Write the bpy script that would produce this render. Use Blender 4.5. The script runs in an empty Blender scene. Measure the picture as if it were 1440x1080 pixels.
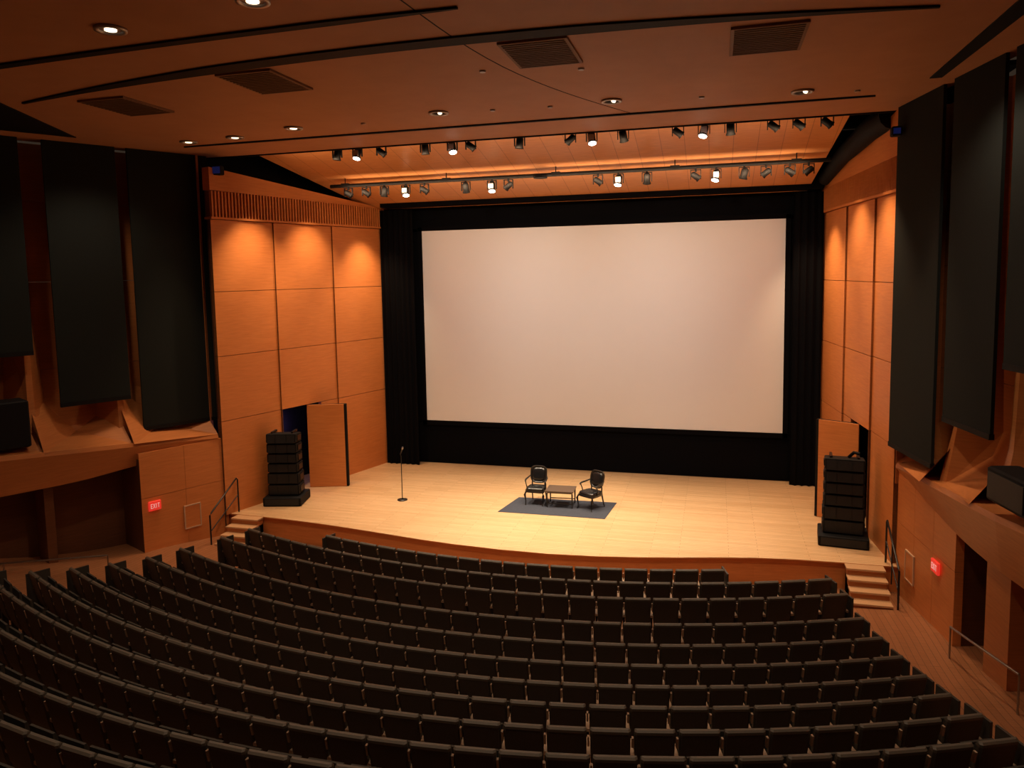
import bpy, math, random
from mathutils import Vector, Matrix
random.seed(4)
sc=bpy.context.scene
sc.view_settings.view_transform='Standard'
# ---------------------------------------------------------------- materials
def base(name,rough=.5,spec=.5):
    m=bpy.data.materials.new(name);m.use_nodes=True
    b=m.node_tree.nodes["Principled BSDF"];b.inputs["Roughness"].default_value=rough
    b.inputs["Specular IOR Level"].default_value=spec
    return m,b,m.node_tree
def plain(name,col,rough=.5,spec=.5,metal=0,var=.12,scale=30):
    m,b,t=base(name,rough,spec);b.inputs["Metallic"].default_value=metal
    tc=t.nodes.new("ShaderNodeTexCoord");n=t.nodes.new("ShaderNodeTexNoise");n.inputs["Scale"].default_value=scale
    t.links.new(tc.outputs["Object"],n.inputs["Vector"])
    r=t.nodes.new("ShaderNodeValToRGB")
    r.color_ramp.elements[0].color=tuple(c*(1-var) for c in col)+(1,)
    r.color_ramp.elements[1].color=tuple(min(1,c*(1+var)) for c in col)+(1,)
    t.links.new(n.outputs["Fac"],r.inputs["Fac"]);t.links.new(r.outputs["Color"],b.inputs["Base Color"])
    return m
def wood(name,c1,c2,stretch=(1,1,14),rough=.42,scale=2.2,bump=.0,spec=.35):
    m,b,t=base(name,rough,spec)
    tc=t.nodes.new("ShaderNodeTexCoord");mp=t.nodes.new("ShaderNodeMapping");mp.inputs["Scale"].default_value=stretch
    n=t.nodes.new("ShaderNodeTexNoise");n.inputs["Scale"].default_value=scale;n.inputs["Detail"].default_value=6;n.inputs["Distortion"].default_value=.4
    n2=t.nodes.new("ShaderNodeTexNoise");n2.inputs["Scale"].default_value=.5
    t.links.new(tc.outputs["Object"],mp.inputs["Vector"]);t.links.new(mp.outputs["Vector"],n.inputs["Vector"]);t.links.new(tc.outputs["Object"],n2.inputs["Vector"])
    mx=t.nodes.new("ShaderNodeMath");mx.operation='MULTIPLY_ADD';mx.inputs[1].default_value=.45
    t.links.new(n2.outputs["Fac"],mx.inputs[0])
    ml=t.nodes.new("ShaderNodeMath");ml.operation='MULTIPLY';ml.inputs[1].default_value=.55
    t.links.new(n.outputs["Fac"],ml.inputs[0]);t.links.new(ml.outputs[0],mx.inputs[2])
    r=t.nodes.new("ShaderNodeValToRGB");r.color_ramp.elements[0].position=.32;r.color_ramp.elements[1].position=.68
    r.color_ramp.elements[0].color=c1+(1,);r.color_ramp.elements[1].color=c2+(1,)
    t.links.new(mx.outputs[0],r.inputs["Fac"]);t.links.new(r.outputs["Color"],b.inputs["Base Color"])
    return m
def planks(name,ca,cb,cm,bw,bh,rot=0,rough=.35,mortar=.004,mixf=.35):
    m,b,t=base(name,rough,.4)
    tc=t.nodes.new("ShaderNodeTexCoord");mp=t.nodes.new("ShaderNodeMapping");mp.inputs["Rotation"].default_value=(0,0,rot)
    br=t.nodes.new("ShaderNodeTexBrick");br.inputs["Scale"].default_value=1;br.inputs["Brick Width"].default_value=bw;br.inputs["Row Height"].default_value=bh
    br.inputs["Mortar Size"].default_value=mortar;br.inputs["Color1"].default_value=ca+(1,);br.inputs["Color2"].default_value=cb+(1,);br.inputs["Mortar"].default_value=cm+(1,)
    br.offset=.37
    n=t.nodes.new("ShaderNodeTexNoise");n.inputs["Scale"].default_value=3
    mp2=t.nodes.new("ShaderNodeMapping");mp2.inputs["Scale"].default_value=(1,12,1);mp2.inputs["Rotation"].default_value=(0,0,rot)
    t.links.new(tc.outputs["Object"],mp.inputs["Vector"]);t.links.new(mp.outputs["Vector"],br.inputs["Vector"])
    t.links.new(tc.outputs["Object"],mp2.inputs["Vector"]);t.links.new(mp2.outputs["Vector"],n.inputs["Vector"])
    mix=t.nodes.new("ShaderNodeMix");mix.data_type='RGBA';mix.blend_type='MULTIPLY';mix.inputs[0].default_value=mixf
    t.links.new(br.outputs["Color"],mix.inputs[6]);t.links.new(n.outputs["Fac"],mix.inputs[7])
    t.links.new(mix.outputs[2],b.inputs["Base Color"])
    return m
def emit(name,col,st):
    m,b,t=base(name);b.inputs["Base Color"].default_value=col+(1,);b.inputs["Emission Color"].default_value=col+(1,);b.inputs["Emission Strength"].default_value=st
    return m
WOOD=wood("cherry_wood_panel",(.57,.195,.055),(.72,.275,.085))
WOODD=wood("cherry_wood_house",(.41,.145,.045),(.55,.205,.065))
SHADED=wood("cherry_wood_shaded",(.10,.04,.018),(.15,.06,.027))  # same cherry wood, colour darkened to carry the shade of recesses
WOODC=wood("ceiling_wood",(.43,.205,.105),(.49,.24,.125),stretch=(1,1,1),rough=.6)
CANOPY=planks("canopy_planks",(.78,.35,.13),(.73,.32,.118),(.44,.18,.065),30,.6,math.pi/2,.4,.008)
STAGE=planks("stage_maple",(.80,.53,.29),(.70,.44,.225),(.34,.18,.08),1.8,.11,0,.28,.004)
AISLE=planks("aisle_oak",(.40,.17,.075),(.34,.14,.06),(.12,.05,.025),2.2,.12,math.pi/2,.4,.004)
STEP=plain("step_maple",(.56,.34,.18),.4)
BLACK=plain("black_paint",(.006,.006,.007),.7,.2)
VELVET=plain("black_velvet",(.004,.004,.005),.95,.05)
BANNER=plain("banner_fabric",(.014,.018,.018),.9,.15,var=.35,scale=60)
SCREEN=plain("screen_vinyl",(.82,.82,.81),.8,.1,var=.01,scale=3)
SEATF=plain("seat_fabric",(.036,.031,.025),.75,.3,var=.25,scale=80)
SEATB=plain("seat_back_shell",(.052,.045,.036),.5,.4,var=.2,scale=40)
SEATT=plain("seat_top_trim",(.100,.083,.065),.45,.4)
SEATW=plain("seat_arm_wood",(.42,.29,.19),.4,.4)
METAL=plain("dark_metal",(.03,.03,.032),.35,.5,.6)
STEEL=plain("steel",(.35,.33,.31),.3,.5,1)
GRILLE=plain("speaker_grille",(.014,.015,.017),.6,.4,var=.4,scale=120)
RUG=plain("rug_wool",(.055,.060,.078),.95,.1,var=.3,scale=40)
LEATH=plain("black_leather",(.008,.008,.009),.25,.6)
LACQ=plain("black_lacquer",(.012,.010,.009),.3,.5)
TBL=plain("table_walnut",(.10,.065,.045),.35,.5)
VENT=plain("vent_metal",(.22,.12,.07),.6,.3,var=.2,scale=60)
VENTD=plain("vent_slot",(.15,.085,.05),.6,.3,var=.2,scale=60)
PFRAME=plain("panel_frame",(.60,.42,.28),.4,.4)
LAMP=emit("lamp_lens",(1,.93,.82),14)
LAMP2=emit("downlight_lens",(1,.75,.5),3)
RED=emit("exit_red",(.80,.04,.025),.6)
WHITE=emit("exit_letters",(1,.7,.65),.35)
BLUE=emit("monitor_blue",(.02,.04,.25),.12)
ALU=plain("aluminium",(.4,.38,.36),.4,.5,.8)
# ---------------------------------------------------------------- builder
class MB:
    def __init__(s): s.v=[];s.f=[];s.m=[];s.sm=[];s.mats=[]
    def mi(s,mat):
        if mat not in s.mats: s.mats.append(mat)
        return s.mats.index(mat)
    def add(s,vs,fs,mat,smooth=False):
        o=len(s.v);s.v+= [tuple(v) for v in vs];k=s.mi(mat)
        for f in fs: s.f.append([o+i for i in f]);s.m.append(k);s.sm.append(smooth)
    def hexa(s,b4,t4,mat): s.add(list(b4)+list(t4),[(3,2,1,0),(4,5,6,7),(0,1,5,4),(1,2,6,5),(2,3,7,6),(3,0,4,7)],mat)
    def box(s,c,d,mat,M=None):
        x,y,z=[q/2 for q in d]
        vs=[Vector((a,b,e)) for e in(-z,z) for a,b in((-x,-y),(x,-y),(x,y),(-x,y))]
        vs=[(M@v if M else v)+Vector(c) for v in vs]
        s.hexa(vs[:4],vs[4:],mat)
    def bevbox(s,c,d,mat,r=.02,M=None):
        x,y,z=[q/2 for q in d];rings=[]
        for zz,i in((-z,r),(-z+r,0),(z-r,0),(z,r)):
            X=x-i;Y=y-i;rings.append([Vector(p+(zz,)) for p in((-X+r,-Y),(X-r,-Y),(X,-Y+r),(X,Y-r),(X-r,Y),(-X+r,Y),(-X,Y-r),(-X,-Y+r))])
        s.loft([[ (M@v if M else v)+Vector(c) for v in R] for R in rings],mat)
    def loft(s,rings,mat,smooth=False,cap=True):
        n=len(rings[0]);vs=[v for R in rings for v in R];fs=[]
        for i in range(len(rings)-1):
            for j in range(n): fs.append((i*n+j,i*n+(j+1)%n,(i+1)*n+(j+1)%n,(i+1)*n+j))
        s.add(vs,fs,mat,smooth)
        if cap: s.add(rings[0],[tuple(range(n))[::-1]],mat);s.add(rings[-1],[tuple(range(n))],mat)
    def slab(s,a,b,z0,z1,out,mat):
        A=Vector((a[0],a[1],0));B=Vector((b[0],b[1],0));O=Vector((out[0],out[1],0))
        Z=Vector((0,0,1))
        s.hexa([A+Z*z0[0],B+Z*z0[1],B+O+Z*z0[1],A+O+Z*z0[0]],[A+Z*z1[0],B+Z*z1[1],B+O+Z*z1[1],A+O+Z*z1[0]],mat)
    def tube(s,pts,rad,mat,n=8,smooth=True):
        pts=[Vector(p) for p in pts]
        if not hasattr(rad,'__len__'): rad=[rad]*len(pts)
        rings=[]
        for i,p in enumerate(pts):
            d=(pts[min(i+1,len(pts)-1)]-pts[max(i-1,0)]).normalized()
            u=d.cross(Vector((0,0,1)));
            if u.length<.1: u=d.cross(Vector((0,1,0)))
            u.normalize();w=d.cross(u)
            rings.append([p+(u*math.cos(2*math.pi*k/n)+w*math.sin(2*math.pi*k/n))*rad[i] for k in range(n)])
        s.loft(rings,mat,smooth)
    def poly(s,pts,z0,z1,mat,mtop=None):
        n=len(pts);vb=[(p[0],p[1],z0) for p in pts];vt=[(p[0],p[1],z1) for p in pts]
        s.add(vb+vt,[(i,(i+1)%n,n+(i+1)%n,n+i) for i in range(n)],mat)
        s.add(vb,[tuple(range(n))[::-1]],mat);s.add(vt,[tuple(range(n))],mtop or mat)
    def obj(s,name,parent=None,loc=None,rotz=0,bevel=0):
        me=bpy.data.meshes.new(name);me.from_pydata(s.v,[],s.f)
        for m in s.mats: me.materials.append(m)
        for p,k,q in zip(me.polygons,s.m,s.sm): p.material_index=k;p.use_smooth=q
        me.validate();me.update()
        o=bpy.data.objects.new(name,me);bpy.context.collection.objects.link(o)
        if loc: o.location=loc
        o.rotation_euler[2]=rotz
        if parent: o.parent=parent
        if bevel:
            bm=o.modifiers.new("b",'BEVEL');bm.width=bevel;bm.segments=2
        return o
def empty(name,loc=(0,0,0),rotz=0):
    e=bpy.data.objects.new(name,None);e.location=loc;e.rotation_euler[2]=rotz;e.empty_display_size=.2
    bpy.context.collection.objects.link(e);return e
def lerp(a,b,t): return a+(b-a)*t
def lp(a,b,t): return (lerp(a[0],b[0],t),lerp(a[1],b[1],t))
SZ=.75
CZ=10.8
# ---------------------------------------------------------------- floor
FP=[(-6,4.6),(3,2.4),(4.1,2.1),(4.9,1.85),(5.7,1.62),(6.5,1.41),(7.3,1.20),(8.1,1.0),(8.9,.80),(9.75,.62),(10.6,.49),(11.45,.38),(12.3,.33),(13.3,.32),(14.2,.25),(15.07,.17),(16.5,.10),(30,.10)]
def zf(x,y):
    yc=y-x*x/34.
    for (a,za),(b,zb) in zip(FP,FP[1:]):
        if a<=yc<=b: return lerp(za,zb,(yc-a)/(b-a))
    return FP[0][1] if yc<FP[0][0] else FP[-1][1]
m=MB();nx,ny=40,60
xs=[-15+27.5*i/nx for i in range(nx+1)];ys=[-5+23.6*j/ny for j in range(ny+1)]
vs=[(x,y,zf(x,y)) for y in ys for x in xs]
fs=[(j*(nx+1)+i,j*(nx+1)+i+1,(j+1)*(nx+1)+i+1,(j+1)*(nx+1)+i) for j in range(ny) for i in range(nx)]
m.add(vs,fs,AISLE,True);m.obj("floor")
# ---------------------------------------------------------------- stage
front=[(-9.0,17.62),(-8.2,17.6),(-7,17.52),(-5.9,17.40),(-4.9,17.25),(-3.8,17.06),(-2.8,16.88),(-1.8,16.75),(-.6,16.66),(.6,16.65),(1.7,16.74),(2.7,16.90),(3.6,17.09),(4.5,17.30),(5.3,17.46),(6.2,17.56),(7.3,17.6),(8.35,17.6)]
m=MB();m.poly(front+[(9.3,17.6),(9.3,24.4),(-9.6,24.4),(-9.6,17.62)],.72,SZ,WOOD,STAGE)
inner=[(x,y+.06) for x,y in front]
m.poly(inner+[(8.35,18.5),(-9.0,18.5)],-.05,.719,WOOD)
m.obj("stage_platform")
# ---------------------------------------------------------------- side stage walls
def out_vec(a,b,side,d):
    v=Vector((b[0]-a[0],b[1]-a[1]));v.normalize();n=Vector((v.y,-v.x))
    if n.x*side<0: n=-n
    return (n.x*d,n.y*d)
def stage_wall(name,far,near,side,topf,topn):
    A,B=far,near;L=A[1]-B[1]
    def P(y): return lp(A,B,(A[1]-y)/L)
    inw=lambda d:tuple(-q for q in out_vec(A,B,side,d))
    o=out_vec(A,B,side,.12);m=MB()
    ybs=[A[1],21.7,19.5,B[1]]
    zs=[SZ,3.42,5.25,7.05,9.03]
    ST=.05
    for k in range(3):
        y0,y1=ybs[k],ybs[k+1];a=P(y0);b=P(y1);iw=inw(ST);b=(b[0]+iw[0],b[1]+iw[1])
        def Q(y): return lp(a,b,(y0-y)/(y0-y1))
        for i in range(4):
            g=.008
            if k==1 and i==0:
                m.slab(Q(21.7),Q(21.0),(zs[0]+.0,)*2,(zs[1]-g,)*2,o,WOOD)
                continue
            m.slab(a,b,(zs[i]+(g if i else 0),)*2,(zs[i+1]-g,)*2,o,WOOD)
        c=P(y1);m.slab(b,(c[0]+o[0],c[1]+o[1]),(SZ,)*2,(9.03,)*2,(0,.03),SHADED)
        m.slab((a[0]+o[0],a[1]+o[1]),(b[0]+o[0],b[1]+o[1]),(3.5,)*2,(9.0,)*2,(o[0]*.3,o[1]*.3),BLACK)
    i2=inw(.09);a=P(A[1]);b=P(B[1]);a2=(a[0]+i2[0],a[1]+i2[1]);b2=(b[0]+i2[0],b[1]+i2[1])
    m.slab(a2,b2,(9.04,)*2,(9.10,)*2,out_vec(A,B,side,.3),WOOD)
    m.slab(a2,b2,(9.72,9.82),(topf,topn),out_vec(A,B,side,.3),WOOD)
    n=64
    for i in range(n):
        q=lp(a2,b2,(i+.2)/n);q2=lp(a2,b2,(i+.62)/n)
        m.slab(q,q2,(9.10,)*2,(9.80,)*2,out_vec(A,B,side,.10),WOOD)
    oo=out_vec(A,B,side,.2);m.slab((a2[0]+oo[0],a2[1]+oo[1]),(b2[0]+oo[0],b2[1]+oo[1]),(9.1,)*2,(9.8,)*2,out_vec(A,B,side,.05),SHADED)
    m.obj(name)
    bk=MB();off=out_vec(A,B,side,1.3);a3=(A[0]+off[0],A[1]+.5);b3=(B[0]+off[0],B[1]+off[1]-.2)
    bk.slab(a3,b3,(SZ+.01,)*2,(11.6,)*2,out_vec(A,B,side,.1),BLACK);bk.obj(name+"_backing")
    return P,inw
PL,_=stage_wall("wall_stage_left",(-6.85,24.0),(-8.95,17.5),-1,9.74,10.43)
PR,_=stage_wall("wall_stage_right",(7.5,24.0),(8.30,17.8),1,9.78,10.85)
def door(name,h,e):
    m=MB();d=Vector((e[0]-h[0],e[1]-h[1],0));L=d.length;d.normalize();n=Vector((-d.y,d.x,0))
    if n.y<0:n=-n
    m.slab((h[0],h[1]),(e[0],e[1]),(SZ+.01,)*2,(3.4,)*2,(n.x*.05,n.y*.05),WOOD)
    q=Vector((h[0],h[1],0))+n*.052;m.slab((q.x,q.y),(q.x+d.x*L,q.y+d.y*L),(SZ+.01,)*2,(3.4,)*2,(n.x*.10,n.y*.10),BLACK)
    r=Vector((e[0],e[1],0));m.slab((r.x,r.y),(r.x+d.x*.07,r.y+d.y*.07),(SZ+.01,)*2,(3.4,)*2,(n.x*.16,n.y*.16),BLACK)
    hp=r+n*.17-d*.1
    m.tube([hp+Vector((0,0,1.6)),hp+n*.05+Vector((0,0,1.6)),hp+n*.05+Vector((0,0,2.0)),hp+Vector((0,0,2.0))],.012,STEEL,6)
    m.obj(name)
door("door_1",(-8.0,20.45),(-6.9,20.8))
door("door_2",(7.95,20.3),(7.06,20.82))
# ---------------------------------------------------------------- back wall, curtain, screen
m=MB();m.box((.2,24.5,5.5),(20,.1,12),BLACK);m.obj("wall_back_stage")
def curtain(name,x0,x1,y,z0,z1,amp,n):
    m=MB();N=n*8
    pts=[(lerp(x0,x1,i/N),y+amp*math.sin(i/N*n*2*math.pi)+.3*amp*math.sin(i*1.7)) for i in range(N+1)]
    vs=[(p[0],p[1],z0) for p in pts]+[(p[0],p[1],z1) for p in pts]
    m.add(vs,[(i,i+1,N+1+i+1,N+1+i) for i in range(N)],VELVET,True);return m.obj(name)
SE=empty("projection_screen",(0,0,0))
m=MB()
m.box((.35,24.2,1.50),(14.2,.06,1.48),VELVET)
m.box((.35,24.2,9.4),(14.2,.06,1.0),VELVET)
m.box((-6.2,24.2,5.6),(1.5,.06,6.8),VELVET);m.box((7.1,24.2,5.6),(1.2,.06,6.8),VELVET)
m.obj("black_masking",SE)
curtain("stage_curtain",-6.85,-5.62,23.75,SZ+.01,9.65,.04,6)
curtain("stage_curtain",6.62,7.45,23.75,SZ+.01,9.65,.04,4)
m=MB();m.box((.5,24.1,5.61),(11.86,.03,6.62),SCREEN)
for c,d in(((.5,24.11,9.0),(12.2,.08,.15)),((.5,24.11,2.22),(12.2,.08,.15)),((-5.5,24.11,5.6),(.15,.08,6.9)),((6.51,24.11,5.6),(.15,.08,6.9))): m.box(c,d,VELVET)
m.obj("screen_surface",SE)
m=MB();m.box((.4,23.6,9.86),(14,.6,.3),VELVET);m.obj("trim_1")
# ---------------------------------------------------------------- canopy
m=MB()
y0,z0,y1,z1=23.9,9.70,18.75,10.92
m.add([(-7.15,y0,z0),(7.0,y0,z0),(7.35,y1,z1),(-8.25,y1,z1),(-7.15,y0,z0+.12),(7.0,y0,z0+.12),(7.35,y1,z1+.12),(-8.25,y1,z1+.12)],[(0,1,2,3),(7,6,5,4),(0,4,5,1),(1,5,6,2),(2,6,7,3),(3,7,4,0)],CANOPY)
m.obj("stage_canopy")
m=MB();m.box((-.5,21.4,11.6),(22,6.6,.1),BLACK);m.obj("ceiling_stage")
# ---------------------------------------------------------------- main ceiling
m=MB();m.poly([(-16,-5),(13,-5),(13,13),(9.4,13.0),(8.25,18.2),(-9.75,18.2),(-10.2,17.2),(-12.6,12.9),(-16,10)],CZ,CZ+.15,WOODC)
m.slab((-9.75,18.2),(8.25,18.2),(CZ-.03,)*2,(CZ+.8,)*2,(0,.06),BLACK)
m.obj("ceiling")
m=MB()
def arc_ribbon(m,x0,x1,yc,sag,w0,w1,z,mat,n=36,dz=.03,taper=.12,xc=0):
    a=[];b=[]
    for i in range(n+1):
        t=i/n;x=lerp(x0,x1,t);y=yc+sag*(x-xc)**2;e=min(1,t/taper,(1-t)/taper);w=lerp(w0,w1,min(1,max(0,e)))
        a.append((x,y-w/2));b.append((x,y+w/2))
    for i in range(n):
        m.hexa([(a[i][0],a[i][1],z-dz),(a[i+1][0],a[i+1][1],z-dz),(b[i+1][0],b[i+1][1],z-dz),(b[i][0],b[i][1],z-dz)],
               [(a[i][0],a[i][1],z),(a[i+1][0],a[i+1][1],z),(b[i+1][0],b[i+1][1],z),(b[i][0],b[i][1],z)],mat)
arc_ribbon(m,-8.77,7.42,16.45,0,.05,.09,CZ-.001,BLACK)  # flat black ribbons stand in for shadow gaps in the ceiling
arc_ribbon(m,-8.3,7.2,10.5,.0135,.05,.34,CZ-.001,BLACK,taper=.3)
arc_ribbon(m,-12,1.2,9.25,.004,.04,.16,CZ-.001,BLACK)
for i in range(14):
    t0,t1=i/14,(i+1)/14
    f=lambda t:(lerp(.6,2.6,t)-.5*math.sin(t*3.1),lerp(8.8,16.4,t))
    p,q=f(t0),f(t1);m.slab(p,q,(CZ-.004,)*2,(CZ,)*2,(.02,0),BLACK)
m.obj("ceiling_slot_shade_seam")
m=MB()  # black sheets paint the shade of open gaps at the ceiling sides
m.poly([(-8.2,10.3),(-8.4,10.7),(-10.2,14.5),(-11.15,12.9),(-11.6,10.5),(-11,9.5)],CZ-.02,CZ-.001,BLACK)
m.poly([(8.1,15.3),(8.3,15.3),(8.5,9.0),(8.15,9.0)],CZ-.02,CZ-.001,BLACK)
m.obj("ceiling_side_gap_shade")
for (x,y) in((1.78,11.5),(5.1,11.9),(-3.15,11.6),(-6.7,12.3)):
    m=MB();m.box((x,y,CZ-.02),(1.05,1.35,.038),VENT)
    for i in range(14): m.box((x,y-.6+i*.092,CZ-.045),(.95,.03,.012),VENTD)
    m.obj("ceiling_air_vent")
def ring(m,c,r0,r1,h,mat,n=20):
    rr=[]
    for r,z in((r0,0),(r1,0),(r1,-h),(r0,-h),(r0,0)):
        rr.append([Vector((c[0]+r*math.cos(2*math.pi*k/n),c[1]+r*math.sin(2*math.pi*k/n),c[2]+z)) for k in range(n)])
    m.loft(rr,mat,True,False)
DL=[(2.37,15.1,0),(-1.24,14.94,0),(5.98,15.59,0),(-4.9,15.3,1),(-8.2,15.9,1),(-3.52,8.56,2),(-6.1,8.6,2),(-1.1,8.25,2),(-6.8,15.8,1)]
for x,y,t in DL:
    m=MB();c=(x,y,CZ-.001);ring(m,c,.15,.21,.035,ALU)
    m.tube([(x,y,CZ-.012),(x,y,CZ-.002)],.16,BLACK if t==0 else VENT,16,False)
    if t==0: m.tube([(x+.04,y-.03,CZ-.03),(x+.05,y-.05,CZ-.013)],.045,LAMP2,12,False)
    else: m.tube([(x,y,CZ-.03),(x,y,CZ-.013)],.08,LAMP2,12,False)
    m.obj("recessed_downlight")
for x,y in((-.1,15.1),(1.1,15.2),(4.1,15.4),(2.2,12.6),(-3.2,15.4),(.6,12.2),(7.0,15.9)):
    m=MB();m.tube([(x,y,CZ-.03),(x,y,CZ)],[.05,.06],ALU,10,False);m.obj("ceiling_sensor")
# ---------------------------------------------------------------- stage lights
def fixture(m,x,y,z,kind):
    if kind==2:
        m.tube([(x,y,z+.0),(x,y,z+.06)],.20,BLACK,16,False);return
    m.box((x,y,z+.02),(.05,.05,.14),BLACK)
    m.box((x-.13,y,z-.12),(.02,.06,.26),BLACK);m.box((x+.13,y,z-.12),(.02,.06,.26),BLACK);m.box((x,y,z-.0),(.28,.06,.02),BLACK)
    d=Vector((random.uniform(-.25,.25),(-.35 if kind==1 else random.uniform(-.1,.6)),-1)).normalized()
    if kind==3: d=Vector((.8*random.choice((-1,1)),.2,-.6)).normalized()
    c=Vector((x,y,z-.17));k=.8 if kind==3 else .92
    m.tube([c-d*.17*k,c-d*.12*k,c+d*.08*k,c+d*.15*k],[.06*k,.10*k,.10*k,.125*k],BLACK,14,True)
    if kind==1:
        m.tube([c+d*.145,c+d*.152],.095,LAMP,14,False)
        m.box(c+Vector((0,-.11,.0)),(.14,.03,.16),ALU)
R1=[(-5.5,0),(-4.9,1),(-4.2,3),(-2.95,0),(-2.2,1),(-1.7,3),(-.7,2),(-.4,0),(.9,3),(1.43,1),(2.2,0),(2.75,2),(3.5,3),(4.1,1),(4.7,0),(5.65,3),(6.2,3),(6.8,3)]
R2=[(-6.5,3),(-5.9,3),(-5.3,0),(-4.6,1),(-4.0,3),(-2.7,0),(-1.9,1),(-1.4,3),(-.45,2),(1.2,3),(1.77,1),(2.55,0),(3.85,3),(4.38,1),(5.1,0),(5.65,3),(6.24,3),(6.7,3)]
e=empty("stage_lighting_rig");m=MB()
for x,kd in R1: fixture(m,x,18.42,10.85,kd)
m.obj("fixtures",e)
e=empty("lighting_pipe");m=MB()
m.tube([(-7.1,20.9,10.18),(7.25,20.9,10.18)],.055,BLACK,8)
for x in(-6.6,-3.3,0,3.3,6.4): m.tube([(x,20.9,10.18),(x,20.9,10.4)],.015,BLACK,6);m.box((x,20.9,10.2),(.25,.1,.1),BLACK)
for x,kd in R2: fixture(m,x,20.9,10.10,kd)
m.obj("fixtures",e)
m=MB();m.tube([(8.15,18.5,10.75),(7.9,19.4,10.65),(7.6,21.4,10.35),(7.4,23.4,9.95)],[.30,.28,.22,.18],BLACK,12);m.obj("cable_duct")
m=MB();m.bevbox((-8.75,17.7,10.35),(.3,.2,.25),BLACK,.02);m.box((-8.72,17.59,10.35),(.24,.01,.18),BLUE);m.obj("wall_monitor")
m=MB();m.bevbox((8.05,17.6,10.25),(.2,.2,.2),BLACK,.02);m.box((8.05,17.49,10.25),(.14,.01,.12),BLUE);m.obj("wall_monitor")
# ---------------------------------------------------------------- house walls
def banner(a,b,z0,z1,side):
    m=MB();o=out_vec(a,b,side,.06)
    m.slab(a,b,(z0,)*2,(z1,)*2,o,BANNER)
    q=out_vec(a,b,side,-.015);m.slab((a[0]+q[0],a[1]+q[1]),(b[0]+q[0],b[1]+q[1]),(z0-.04,)*2,(z0+.06,)*2,out_vec(a,b,side,.09),BLACK)
    m.obj("acoustic_banner")
banner((-9.27,17.93),(-10.26,16.10),3.45,CZ-.002,-1)
banner((-10.40,15.86),(-11.17,14.43),4.35,CZ-.002,-1)
banner((-11.41,14.0),(-12.25,12.42),5.70,CZ-.002,-1)
banner((8.14,17.87),(8.50,15.93),3.47,CZ-.002,1)
banner((8.57,15.54),(8.87,13.95),4.50,CZ-.002,1)
banner((8.92,13.65),(9.25,12.0),5.75,CZ-.002,1)
def house(side,line,gaps,ledge,nm):
    A,B=line[0],line[1]
    off=lambda p,d:(p[0]+out_vec(A,B,side,d)[0],p[1]+out_vec(A,B,side,d)[1])
    m=MB()
    D=.85
    a=off(A,D);b=off(B,D);o=out_vec(A,B,side,.15)
    for i,(z0,z1) in enumerate(((3.0,5.2),(5.21,7.4),(7.41,9.4),(9.41,CZ))): m.slab(a,b,(z0,)*2,(z1,)*2,o,WOODD)
    m.slab(off(A,-.02),a,(2.6,)*2,(CZ,)*2,(0,.12),WOODD)
    for g in gaps:
        c=lp(A,B,g);L=math.hypot(B[0]-A[0],B[1]-A[1]);ux,uy=(B[0]-A[0])/L,(B[1]-A[1])/L
        def q(du,dn): t=off((c[0]+ux*du,c[1]+uy*du),dn);return t
        def ringz(z,tip,w,wb): 
            return [Vector(q(-wb,D)+(z,)),Vector(q(-w,tip)+(z,)),Vector(q(w,tip)+(z,)),Vector(q(wb,D)+(z,))]
        m.loft([ringz(3.15,.0,.12,.85),ringz(4.3,.22,.07,.45),ringz(6.5,.30,.06,.30),ringz(CZ,.35,.06,.25)],WOODD)
    f0,f1=ledge
    n=len(gaps)+1;gs=[0]+list(gaps)+[1]
    for i in range(n):
        p,r=lp(A,B,gs[i]),lp(A,B,gs[i+1]);mid=lp(p,r,.5)
        zt0=lerp(3.08,3.5,gs[i]);zt1=lerp(3.08,3.5,gs[i+1])
        P1=Vector(off(p,-f0)+(zt0,));P2=Vector(off(r,-f1)+(zt1,));Q1=Vector(off(p,D)+(zt0+.9,));Q2=Vector(off(r,D)+(zt1+1.5,));C=Vector(off(mid,.5)+(zt0+.35,))
        m.add([P1,P2,Q2,Q1,C],[(0,1,4),(1,2,4),(2,3,4),(3,0,4)],WOODD)
    m.obj("wall_"+nm+"_upper")
    m=MB();N=14;rings=[]
    for i in range(N+1):
        t=i/N;p=lp(A,B,t*1.25);ff=lerp(f0,f1,min(1,t*1.6));zt=lerp(3.08,3.55,t*1.2);zb=lerp(2.80,2.5,min(1,t*2.2))
        rings.append([Vector(off(p,-ff)+(zt,)),Vector(off(p,-ff-.03)+(zt-.1,)),Vector(off(p,-ff+.1)+(zb,)),Vector(off(p,D)+(zb-.1,)),Vector(off(p,D)+(zt-.05,)),Vector(off(p,.1)+(zt-.02,))])
    m.loft(rings,WOODD);m.obj("wall_"+nm+"_ledge")
house(-1,((-9.40,17.65),(-12.4,12.15)),[.36,.68],(.45,.62),"left")
house(1,((8.30,17.75),(9.35,12.0)),[.345,.66],(.0,.42),"right")
m=MB()
a=(-8.92,17.6);b=(-9.90,15.45);o=out_vec(a,b,-1,.15)
for t0,t1 in((0,.5),(.503,1)):
    m.slab(lp(a,b,t0),lp(a,b,t1),(-.1,)*2,(1.75,)*2,o,WOOD);m.slab(lp(a,b,t0),lp(a,b,t1),(1.76,)*2,(2.95,)*2,o,WOOD)
m.slab(b,(-10.9,15.9),(-.1,)*2,(2.8,)*2,(0,.1),SHADED)
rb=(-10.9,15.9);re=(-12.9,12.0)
m.slab(rb,re,(-.1,)*2,(2.9,)*2,(-.15,.05),SHADED)
m.slab((-11.15,14.0),(-11.22,13.8),(-.1,)*2,(2.8,)*2,(-.5,.2),SHADED)
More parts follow.
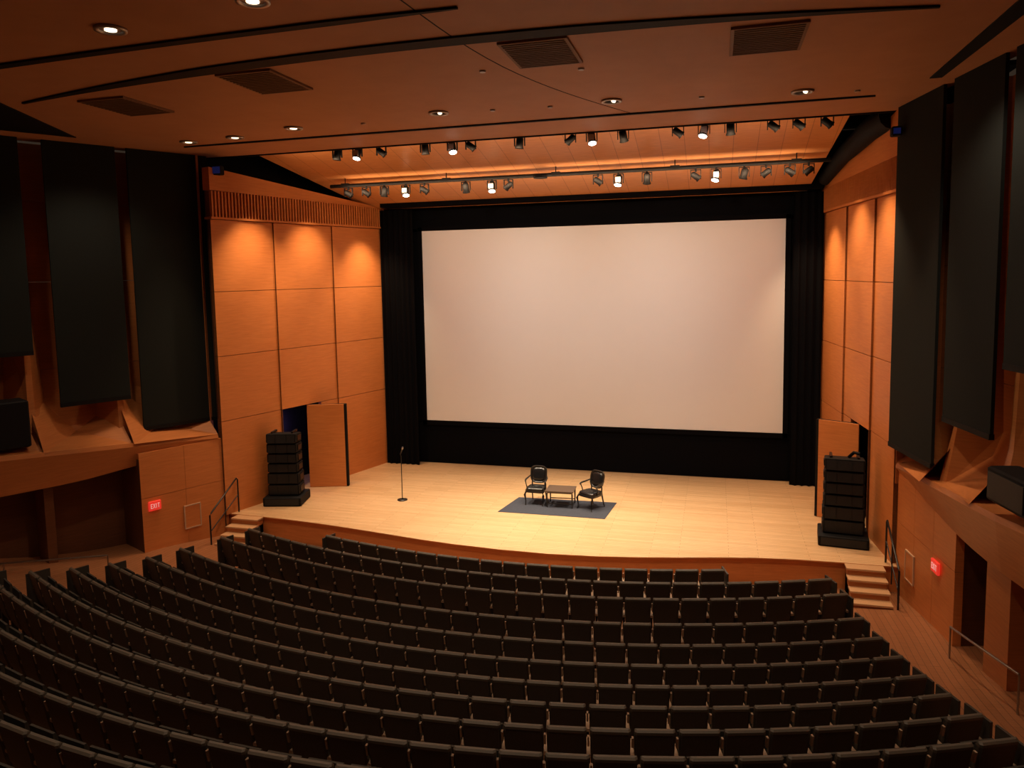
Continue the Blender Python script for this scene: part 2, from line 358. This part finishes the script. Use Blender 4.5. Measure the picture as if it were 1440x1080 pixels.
m.slab((-12.9,12.0),(-15,8.5),(-.1,)*2,(CZ,)*2,(-.15,.05),WOODD)
m.box((-15,2,5.4),(.15,14,11),WOODD)
m.obj("wall_left_lower")
m=MB()
a=(8.34,17.75);b=(8.70,14.9);o=out_vec(a,b,1,.15)
for t0,t1 in((0,.33),(.333,.66),(.663,1)):
    m.slab(lp(a,b,t0),lp(a,b,t1),(-.1,)*2,(1.75,)*2,o,WOOD);m.slab(lp(a,b,t0),lp(a,b,t1),(1.76,)*2,(2.95,)*2,o,WOOD)
m.slab(b,(9.9,15.2),(-.1,)*2,(2.8,)*2,(0,.1),SHADED)
m.slab((9.75,15.2),(10.3,12.0),(-.1,)*2,(2.9,)*2,(.15,.0),SHADED)
m.slab((8.93,14.0),(9.02,13.2),(-.1,)*2,(2.8,)*2,(.7,.1),WOODD)
m.slab((10.2,12.2),(12.2,4),(-.1,)*2,(CZ,)*2,(.15,0),WOODD)
m.box((12.2,-.5,5.4),(.15,9.5,11),WOODD)
m.obj("wall_right_lower")
m=MB();m.box((-1.5,-5,5.5),(28,.15,12),WOODD);m.obj("wall_rear")
m=MB();M=Matrix.Rotation(math.radians(-28),3,'Z');m.bevbox((-11.75,13.05,4.1),(.7,1.4,1.1),BLACK,.03,M);m.bevbox((-11.42,13.42,3.75),(.3,.3,.35),METAL,.03,M);m.box((-11.45,13.0,4.4),(.1,1.0,.02),METAL,M);m.obj("ledge_black_box")  # plain black box with small metal pieces on the sill
m=MB();M=Matrix.Rotation(math.radians(10),3,'Z');m.bevbox((8.93,12.65,3.95),(.5,1.1,.55),BLACK,.03,M);m.box((8.67,12.6,3.95),(.02,.95,.42),GRILLE,M);m.obj("loudspeaker_box")
def exitsign(p,ang):
    m=MB()
    m.bevbox((0,0,0),(.32,.05,.25),RED,.01)
    for i,l in enumerate((-.105,-.035,.03,.09)):
        if i==0: bs=((0,0,.014,.12),(.02,.053,.04,.014),(.02,0,.03,.014),(.02,-.053,.04,.014))
        elif i==1: bs=None
        elif i==2: bs=((0,0,.014,.12),)
        else: bs=((0,0,.014,.12),(0,.053,.055,.014))
        if bs:
            for dx,dz,w,h in bs: m.box((l+dx,-.027,dz),(w,.006,h),WHITE)
        else:
            for s_ in(-1,1): m.box((l+.01,-.027,0),(.012,.006,.13),WHITE,Matrix.Rotation(s_*.4,3,'Y'))
    m.obj("exit_sign",None,p,ang)
exitsign((-9.74,15.72,1.52),math.radians(66))
exitsign((8.56,15.6,1.57),math.radians(-83))
def accpanel(p,ang):
    m=MB()
    m.box((0,0,0),(.42,.02,.62),WOOD)
    for c,d in(((0,-.004,.31),(.46,.03,.03)),((0,-.004,-.31),(.46,.03,.03)),((.22,-.004,0),(.03,.03,.62)),((-.22,-.004,0),(.03,.03,.62))): m.box(c,d,PFRAME)
    m.obj("access_panel",None,p,ang)
accpanel((-9.33,16.63,.98),math.radians(65.5));accpanel((8.43,16.95,1.0),math.radians(-83))
def rail(name,pts,posts,r=.022):
    m=MB();m.tube(pts,r,STEEL,8)
    for a,b in posts: m.tube([a,b],r*.8,STEEL,8)
    m.obj(name)
rail("handrail",[(-11.5,12.6,1.0),(-9.3,13.65,1.0)],[((-9.3,13.65,1.0),(-9.3,13.65,.3)),((-11.3,12.7,1.0),(-11.3,12.7,.3))])
rail("handrail",[(8.52,14.4,.92),(8.87,12.3,1.22)],[((8.52,14.4,.92),(8.52,14.4,.25)),((8.87,12.3,1.22),(8.87,12.3,.35))])
# ---------------------------------------------------------------- stage steps
def steps(x0,x1,railx):
    m=MB();n=4;top=SZ;zb=.13;r=(top-zb)/n
    for i in range(n):
        y0=16.56+i*.255;zt=zb+r*(i+.95)
        m.box(((x0+x1)/2,(y0+17.58)/2,(zb-.08+zt-.04)/2+.0),(x1-x0-.04,17.58-y0,zt-.04-zb+.08),WOODD)
        m.box(((x0+x1)/2,y0+.12,zt-.02),(x1-x0,.30,.04),STEP)
    m.obj("stage_steps")
    m=MB();x=railx
    m.tube([(x,16.55,.12),(x,16.55,1.05),(x,16.6,1.1),(x,17.75,1.75),(x,17.8,1.7),(x,17.8,.76)],.022,METAL,8)
    m.tube([(x,16.58,.62),(x,17.78,1.25)],.015,METAL,8);m.tube([(x,17.2,.5),(x,17.2,1.43)],.015,METAL,8)
    m.obj("stair_railing")
steps(-8.62,-7.78,-8.72);steps(7.25,8.05,8.14)
# ---------------------------------------------------------------- seats
def seat(m,x,y,z,ang):
    M=Matrix.Rotation(ang,3,'Z');O=Vector((x,y,z))
    T=lambda p:M@Vector(p)+O
    def bk(prof,mat):
        rings=[]
        for (yy,zz,th,w) in prof:
            h=w/2;c=.025;rings.append([T((-h,yy+c,zz)),T((-h+c,yy,zz)),T((h-c,yy,zz)),T((h,yy+c,zz)),T((h,yy+th,zz)),T((-h,yy+th,zz))])
        m.loft(rings,mat)
    bk([(.03,.30,.05,.40),(-.035,.50,.07,.465),(-.075,.72,.08,.478),(-.115,.93,.06,.478)],SEATB)
    bk([(-.119,.931,.075,.482),(-.122,.965,.07,.48),(-.10,.985,.035,.465)],SEATT)
    bk([(.045,.42,.05,.43),(.00,.66,.07,.44),(-.05,.92,.05,.43)],SEATF)
    rings=[]
    for yy,zz,h in((.10,.36,.05),(.17,.46,.07),(.20,.70,.06),(.20,.78,.03)):
        rings.append([T((-.21,yy,zz)),T((.21,yy,zz)),T((.21,yy+h,zz)),T((-.21,yy+h,zz))])
    m.loft(rings,SEATF)
def arm(m,x,y,z,ang,end):
    M=Matrix.Rotation(ang,3,'Z');O=Vector((x,y,z))
    T=lambda p:M@Vector(p)+O
    def pr(y0,y1,z0,z1,w,mt,sh=0):
        m.hexa([T((-w,y0,z0)),T((w,y0,z0)),T((w,y1,z0)),T((-w,y1,z0))],[T((-w,y0+sh,z1)),T((w,y0+sh,z1)),T((w,y1+sh,z1)),T((-w,y1+sh,z1))],mt)
    pr(-.04,.30,.58,.62,.027,SEATW);pr(.02,.12,.0,.58,.02,METAL);pr(-.03,.2,.0,.03,.03,METAL)
    if not end: pr(-.075,-.03,.74,.88,.012,SEATW,-.03)
rows=[(15.07,-4.72,4.62),(14.2,-6.75,6.68),(13.3,-6.92,6.84),(12.25,-7.36,6.94),(11.4,-7.62,7.08),(10.55,-7.92,7.2),(9.75,-8.26,7.34),(8.95,-8.55,7.45),(8.12,-8.85,7.57),(7.3,-9.0,7.66),(6.5,-9.1,7.8),(5.72,-9.2,7.9),(4.95,-9.3,8.0),(4.2,-9.3,8.1)]
E=empty("auditorium_seating")
for ri,(yc,xl,xr) in enumerate(rows):
    m=MB();n=round((xr-xl)/.51);
    for i in range(n+1):
        x=lerp(xl,xr,i/n);y=yc+x*x/34;ang=math.atan(x/17.)
        z=zf(0,yc)
        arm(m,x,y,z,ang,i in(0,n))
        if i in(0,n):
            M=Matrix.Rotation(ang,3,'Z');m.box(Vector((x+(-.03 if i==0 else .03),y,z))+M@Vector((0,.08,.44)),(.035,.42,.92),SEATB,M)
        if i<n:
            xm=lerp(xl,xr,(i+.5)/n);ym=yc+xm*xm/34;seat(m,xm,ym,z,math.atan(xm/17.))
    m.obj("seat_row_%d"%(ri+1),E)
# ---------------------------------------------------------------- loudspeaker stacks
def stack(loc,rz,extra):
    e=empty("loudspeaker_stack",loc,rz)
    m=MB();m.bevbox((0,0,.13),(1.12,.95,.26),BLACK,.02);m.box((0,-.48,.13),(1.0,.01,.18),GRILLE);m.obj("subwoofer_base",e)
    m=MB();z=.27
    hs=[.34,.34,.29,.29,.29,.29]
    for i,h in enumerate(hs):
        M=Matrix.Rotation(math.radians(-1.5*(i-1)),3,'X');w=.92 if i<2 else .88;yy=-.02*i*.5
        m.bevbox((0,yy,z+h/2),(w,.55,h-.025),BLACK,.02,M)
        m.box((0,yy-.282,z+h/2),(w-.08,.012,h-.06),GRILLE,M)
        for s_ in(-.17,.17): m.box((s_*1.0,yy-.291,z+h/2),(.012,.01,h-.06),METAL,M)
        for s_ in(-1,1): m.box((s_*(w/2+.01),yy,z+h/2),(.02,.3,h*.5),METAL,M)
        z+=h
    m.box((-.3,0,z+.02),(.06,.4,.06),METAL);m.box((.3,0,z+.02),(.06,.4,.06),METAL)
    if extra: m.tube([(.1,0,z),(.2,-.1,z+.14),(.32,-.12,z+.12)],.04,BLACK,8)
    m.obj("line_array_cabinets",e)
stack((-7.88,18.95,SZ),math.radians(14),0)
stack((7.42,19.0,SZ),math.radians(-6),1)
# ---------------------------------------------------------------- mic stand
m=MB();m.tube([(0,0,0),(0,0,.02),(0,0,.035)],[.15,.15,.05],METAL,20);m.tube([(0,0,.03),(0,0,1.32)],.014,METAL,8)
m.tube([(0,0,1.32),(-.02,-.01,1.40),(.03,-.03,1.44)],.012,METAL,8);m.tube([(.0,-.02,1.42),(.07,-.06,1.56)],[.014,.02],METAL,8);m.tube([(.07,-.06,1.56),(.085,-.07,1.60),(.10,-.08,1.63)],[.026,.032,.018],STEEL,10)
m.obj("microphone_stand",None,(-4.56,19.84,SZ))
# ---------------------------------------------------------------- rug, table, chairs
m=MB();m.poly([(-1.46,19.38),(1.55,19.40),(1.68,20.88),(-1.22,20.80)],SZ+.001,SZ+.012,RUG);m.obj("area_rug")
m=MB();m.box((0,0,.47),(.80,.62,.035),TBL);m.box((0,0,.43),(.72,.54,.04),LACQ)
for sx in(-1,1):
    for sy in(-1,1): m.loft([[Vector((sx*.36+a*w,sy*.27+b*w,z)) for a,b in((-1,-1),(1,-1),(1,1),(-1,1))] for z,w in((0,.014),(.42,.022))],LACQ)
m.box((0,-.27,.12),(.70,.02,.025),LACQ);m.box((0,.27,.12),(.70,.02,.025),LACQ)
m.obj("side_table",None,(.16,20.32,SZ+.013),math.radians(2),.004)
def armchair(loc,rz):
    e=empty("armchair",loc,rz)
    m=MB()
    def rr(w,d,y,z,k=5,n=24,sc=1):
        R=[]
        for i in range(n):
            t=2*math.pi*i/n;c,s_=math.cos(t),math.sin(t)
            R.append((math.copysign(abs(c)**(2/k),c)*w/2*sc,math.copysign(abs(s_)**(2/k),s_)*d/2*sc))
        return R
    rings=[]
    for z,sc_ in((.36,.97),(.38,1),(.42,1)):
        rings.append([Vector((a*(1-.12*(b/.27)*.5),b,z)) for a,b in rr(.56,.54,0,0,sc=sc_)])
    m.loft(rings,LACQ,True);m.obj("seat_rail",e)
    m=MB();rings=[]
    for z,sc_ in((.42,.93),(.45,.97),(.48,.93),(.495,.75)):
        rings.append([Vector((a*(1-.12*(b/.27)*.5),b,z)) for a,b in rr(.54,.52,0,0,sc=sc_)])
    m.loft(rings,LEATH,True);m.obj("seat_cushion",e)
    def bp(a,b,off):
        return Vector((a,.24+ (b+.2)*.22+off - .15*a*a,.77+b))
    m=MB();n=28
    def shape(sc_): return [(math.copysign(abs(math.cos(t))**.62,math.cos(t))*.245*sc_*(1+.08*math.sin(t)),math.copysign(abs(math.sin(t))**.62,math.sin(t))*.245*sc_) for t in[2*math.pi*i/n for i in range(n)]]
    def ringp(sc_,off): return [bp(a,b,off) for a,b in shape(sc_)]
    m.loft([ringp(1,-.02),ringp(1.03,.0),ringp(1,.025),ringp(.82,.025),ringp(.82,-.02),ringp(1,-.02)],LACQ,True,False);m.obj("back_frame",e)
    m=MB();m.loft([ringp(.3,-.035),ringp(.6,-.032),ringp(.84,-.01),ringp(.84,.02),ringp(.4,.03)],LEATH,True);m.obj("back_pad",e)
    m=MB()
    for s_ in(-1,1):
        m.tube([(s_*.25,-.24,.38),(s_*.275,-.27,.30),(s_*.255,-.25,.15),(s_*.25,-.26,.04),(s_*.26,-.285,.0)],[.032,.034,.02,.014,.02],LACQ,8)
        m.tube([(s_*.20,.24,.40),(s_*.205,.27,.25),(s_*.21,.34,.0)],[.026,.022,.015],LACQ,8)
        m.tube([(s_*.19,.24,.40),(s_*.19,.26,.58)],[.022,.02],LACQ,8)
        m.tube([(s_*.23,.30,.74),(s_*.285,.15,.70),(s_*.30,-.02,.69),(s_*.30,-.10,.675),(s_*.295,-.13,.65)],[.016,.022,.026,.024,.018],LACQ,8)
        m.tube([(s_*.298,-.10,.665),(s_*.30,-.04,.56),(s_*.265,-.03,.42)],[.018,.015,.02],LACQ,8)
    m.obj("legs_and_arms",e)
armchair((-.58,20.38,SZ+.014),math.radians(-2));armchair((1.03,20.25,SZ+.014),math.radians(-32))
# ---------------------------------------------------------------- lights
def spot(name,loc,tgt,e,ang,blend=.6,col=(1,.72,.45),size=.12):
    L=bpy.data.lights.new(name,'SPOT');L.energy=e;L.spot_size=math.radians(ang);L.spot_blend=blend;L.color=col;L.shadow_soft_size=size
    o=bpy.data.objects.new(name,L);bpy.context.collection.objects.link(o);o.location=loc
    o.rotation_euler=(Vector(tgt)-Vector(loc)).to_track_quat('-Z','Y').to_euler();return o
W=(1,.80,.57);O=(1,.64,.36)
for x,k in R1:
    if k==1: spot("stage_spot",(x,18.2,10.45),(x*.6+.3,18.9,SZ),2350,64,1,W)
for x,k in R2:
    if k==1: spot("stage_spot",(x,20.7,9.7),(x*.9+.1,19.5,SZ),620,80,1,W)
for x in(-5,.5,6): spot("screen_fill",(x*.5+.2,14.5,10.6),(x*.72+.15,24,5.8),1050,58,1,(1,.87,.78),.3)  # added fill spots that brighten the screen, no fixtures modelled for them
for P,s_ in((PL,1),(PR,-1)):
    for y in(22.8,20.6,18.6):
        p=P(y);spot("wall_washer",(p[0]+s_*1.15,p[1]-.2,10.15 if y<21 else 9.6),(p[0]+s_*.1,p[1],4.5),760,76,1,O,.08)
# Added strip of fill behind the lighting pipe, brightens the canopy like stage bounce
L=bpy.data.lights.new("canopy_fill",'AREA');L.shape='RECTANGLE';L.size=13.2;L.size_y=.08;L.energy=130;L.color=O
o=bpy.data.objects.new("canopy_fill",L);bpy.context.collection.objects.link(o);o.location=(0,20.7,9.95)
o.rotation_euler=(math.radians(90+12),0,0)
L=bpy.data.lights.new("canopy_fill",'AREA');L.shape='RECTANGLE';L.size=14;L.size_y=.08;L.energy=55;L.color=O  # second added fill strip, brightens the front of the canopy
o=bpy.data.objects.new("canopy_fill",L);bpy.context.collection.objects.link(o);o.location=(-.3,18.3,10.55)
o.rotation_euler=(math.radians(90),0,0)
for x,y,e in((-9.3,14.3,240),(-5,6,360),(0,5,360),(5,6,360),(7.9,13.4,280),(0,12.5,520),(-5,13,470),(5,13,470),(-10,11,160)): spot("house_downlight",(x,y,CZ-.08),(x,y,0),e,125,.9,(1,.72,.48))
for y,x in((16.3,-9.0),(15.8,7.6)): spot("aisle_downlight",(x,y,10.6),(x,y,0),560,42,.8,O)
L=bpy.data.lights.new("backstage_lamp",'POINT');L.energy=14;L.color=(.45,.3,1);L.shadow_soft_size=.1
o=bpy.data.objects.new("backstage_lamp",L);o.location=(-8.9,20.6,2.6);bpy.context.collection.objects.link(o)
w=bpy.data.worlds.new("w");sc.world=w;w.use_nodes=True;w.node_tree.nodes["Background"].inputs[0].default_value=(.9,.6,.4,1);w.node_tree.nodes["Background"].inputs[1].default_value=.03
# ---------------------------------------------------------------- camera
f=1040.;pitch=math.atan(97/1040);yaw=math.atan(1040/3761);roll=.018
cam=bpy.data.cameras.new("camera");co=bpy.data.objects.new("camera",cam);bpy.context.collection.objects.link(co)
cam.sensor_width=36;cam.lens=36*f/1440;cam.shift_y=-58/1440
M=Matrix.Rotation(yaw,3,'Z')@Matrix.Rotation(math.pi/2-pitch,3,'X')@Matrix.Rotation(-roll,3,'Z')
co.matrix_world=Matrix.Translation((4.4,0,7.4))@M.to_4x4()
sc.camera=co
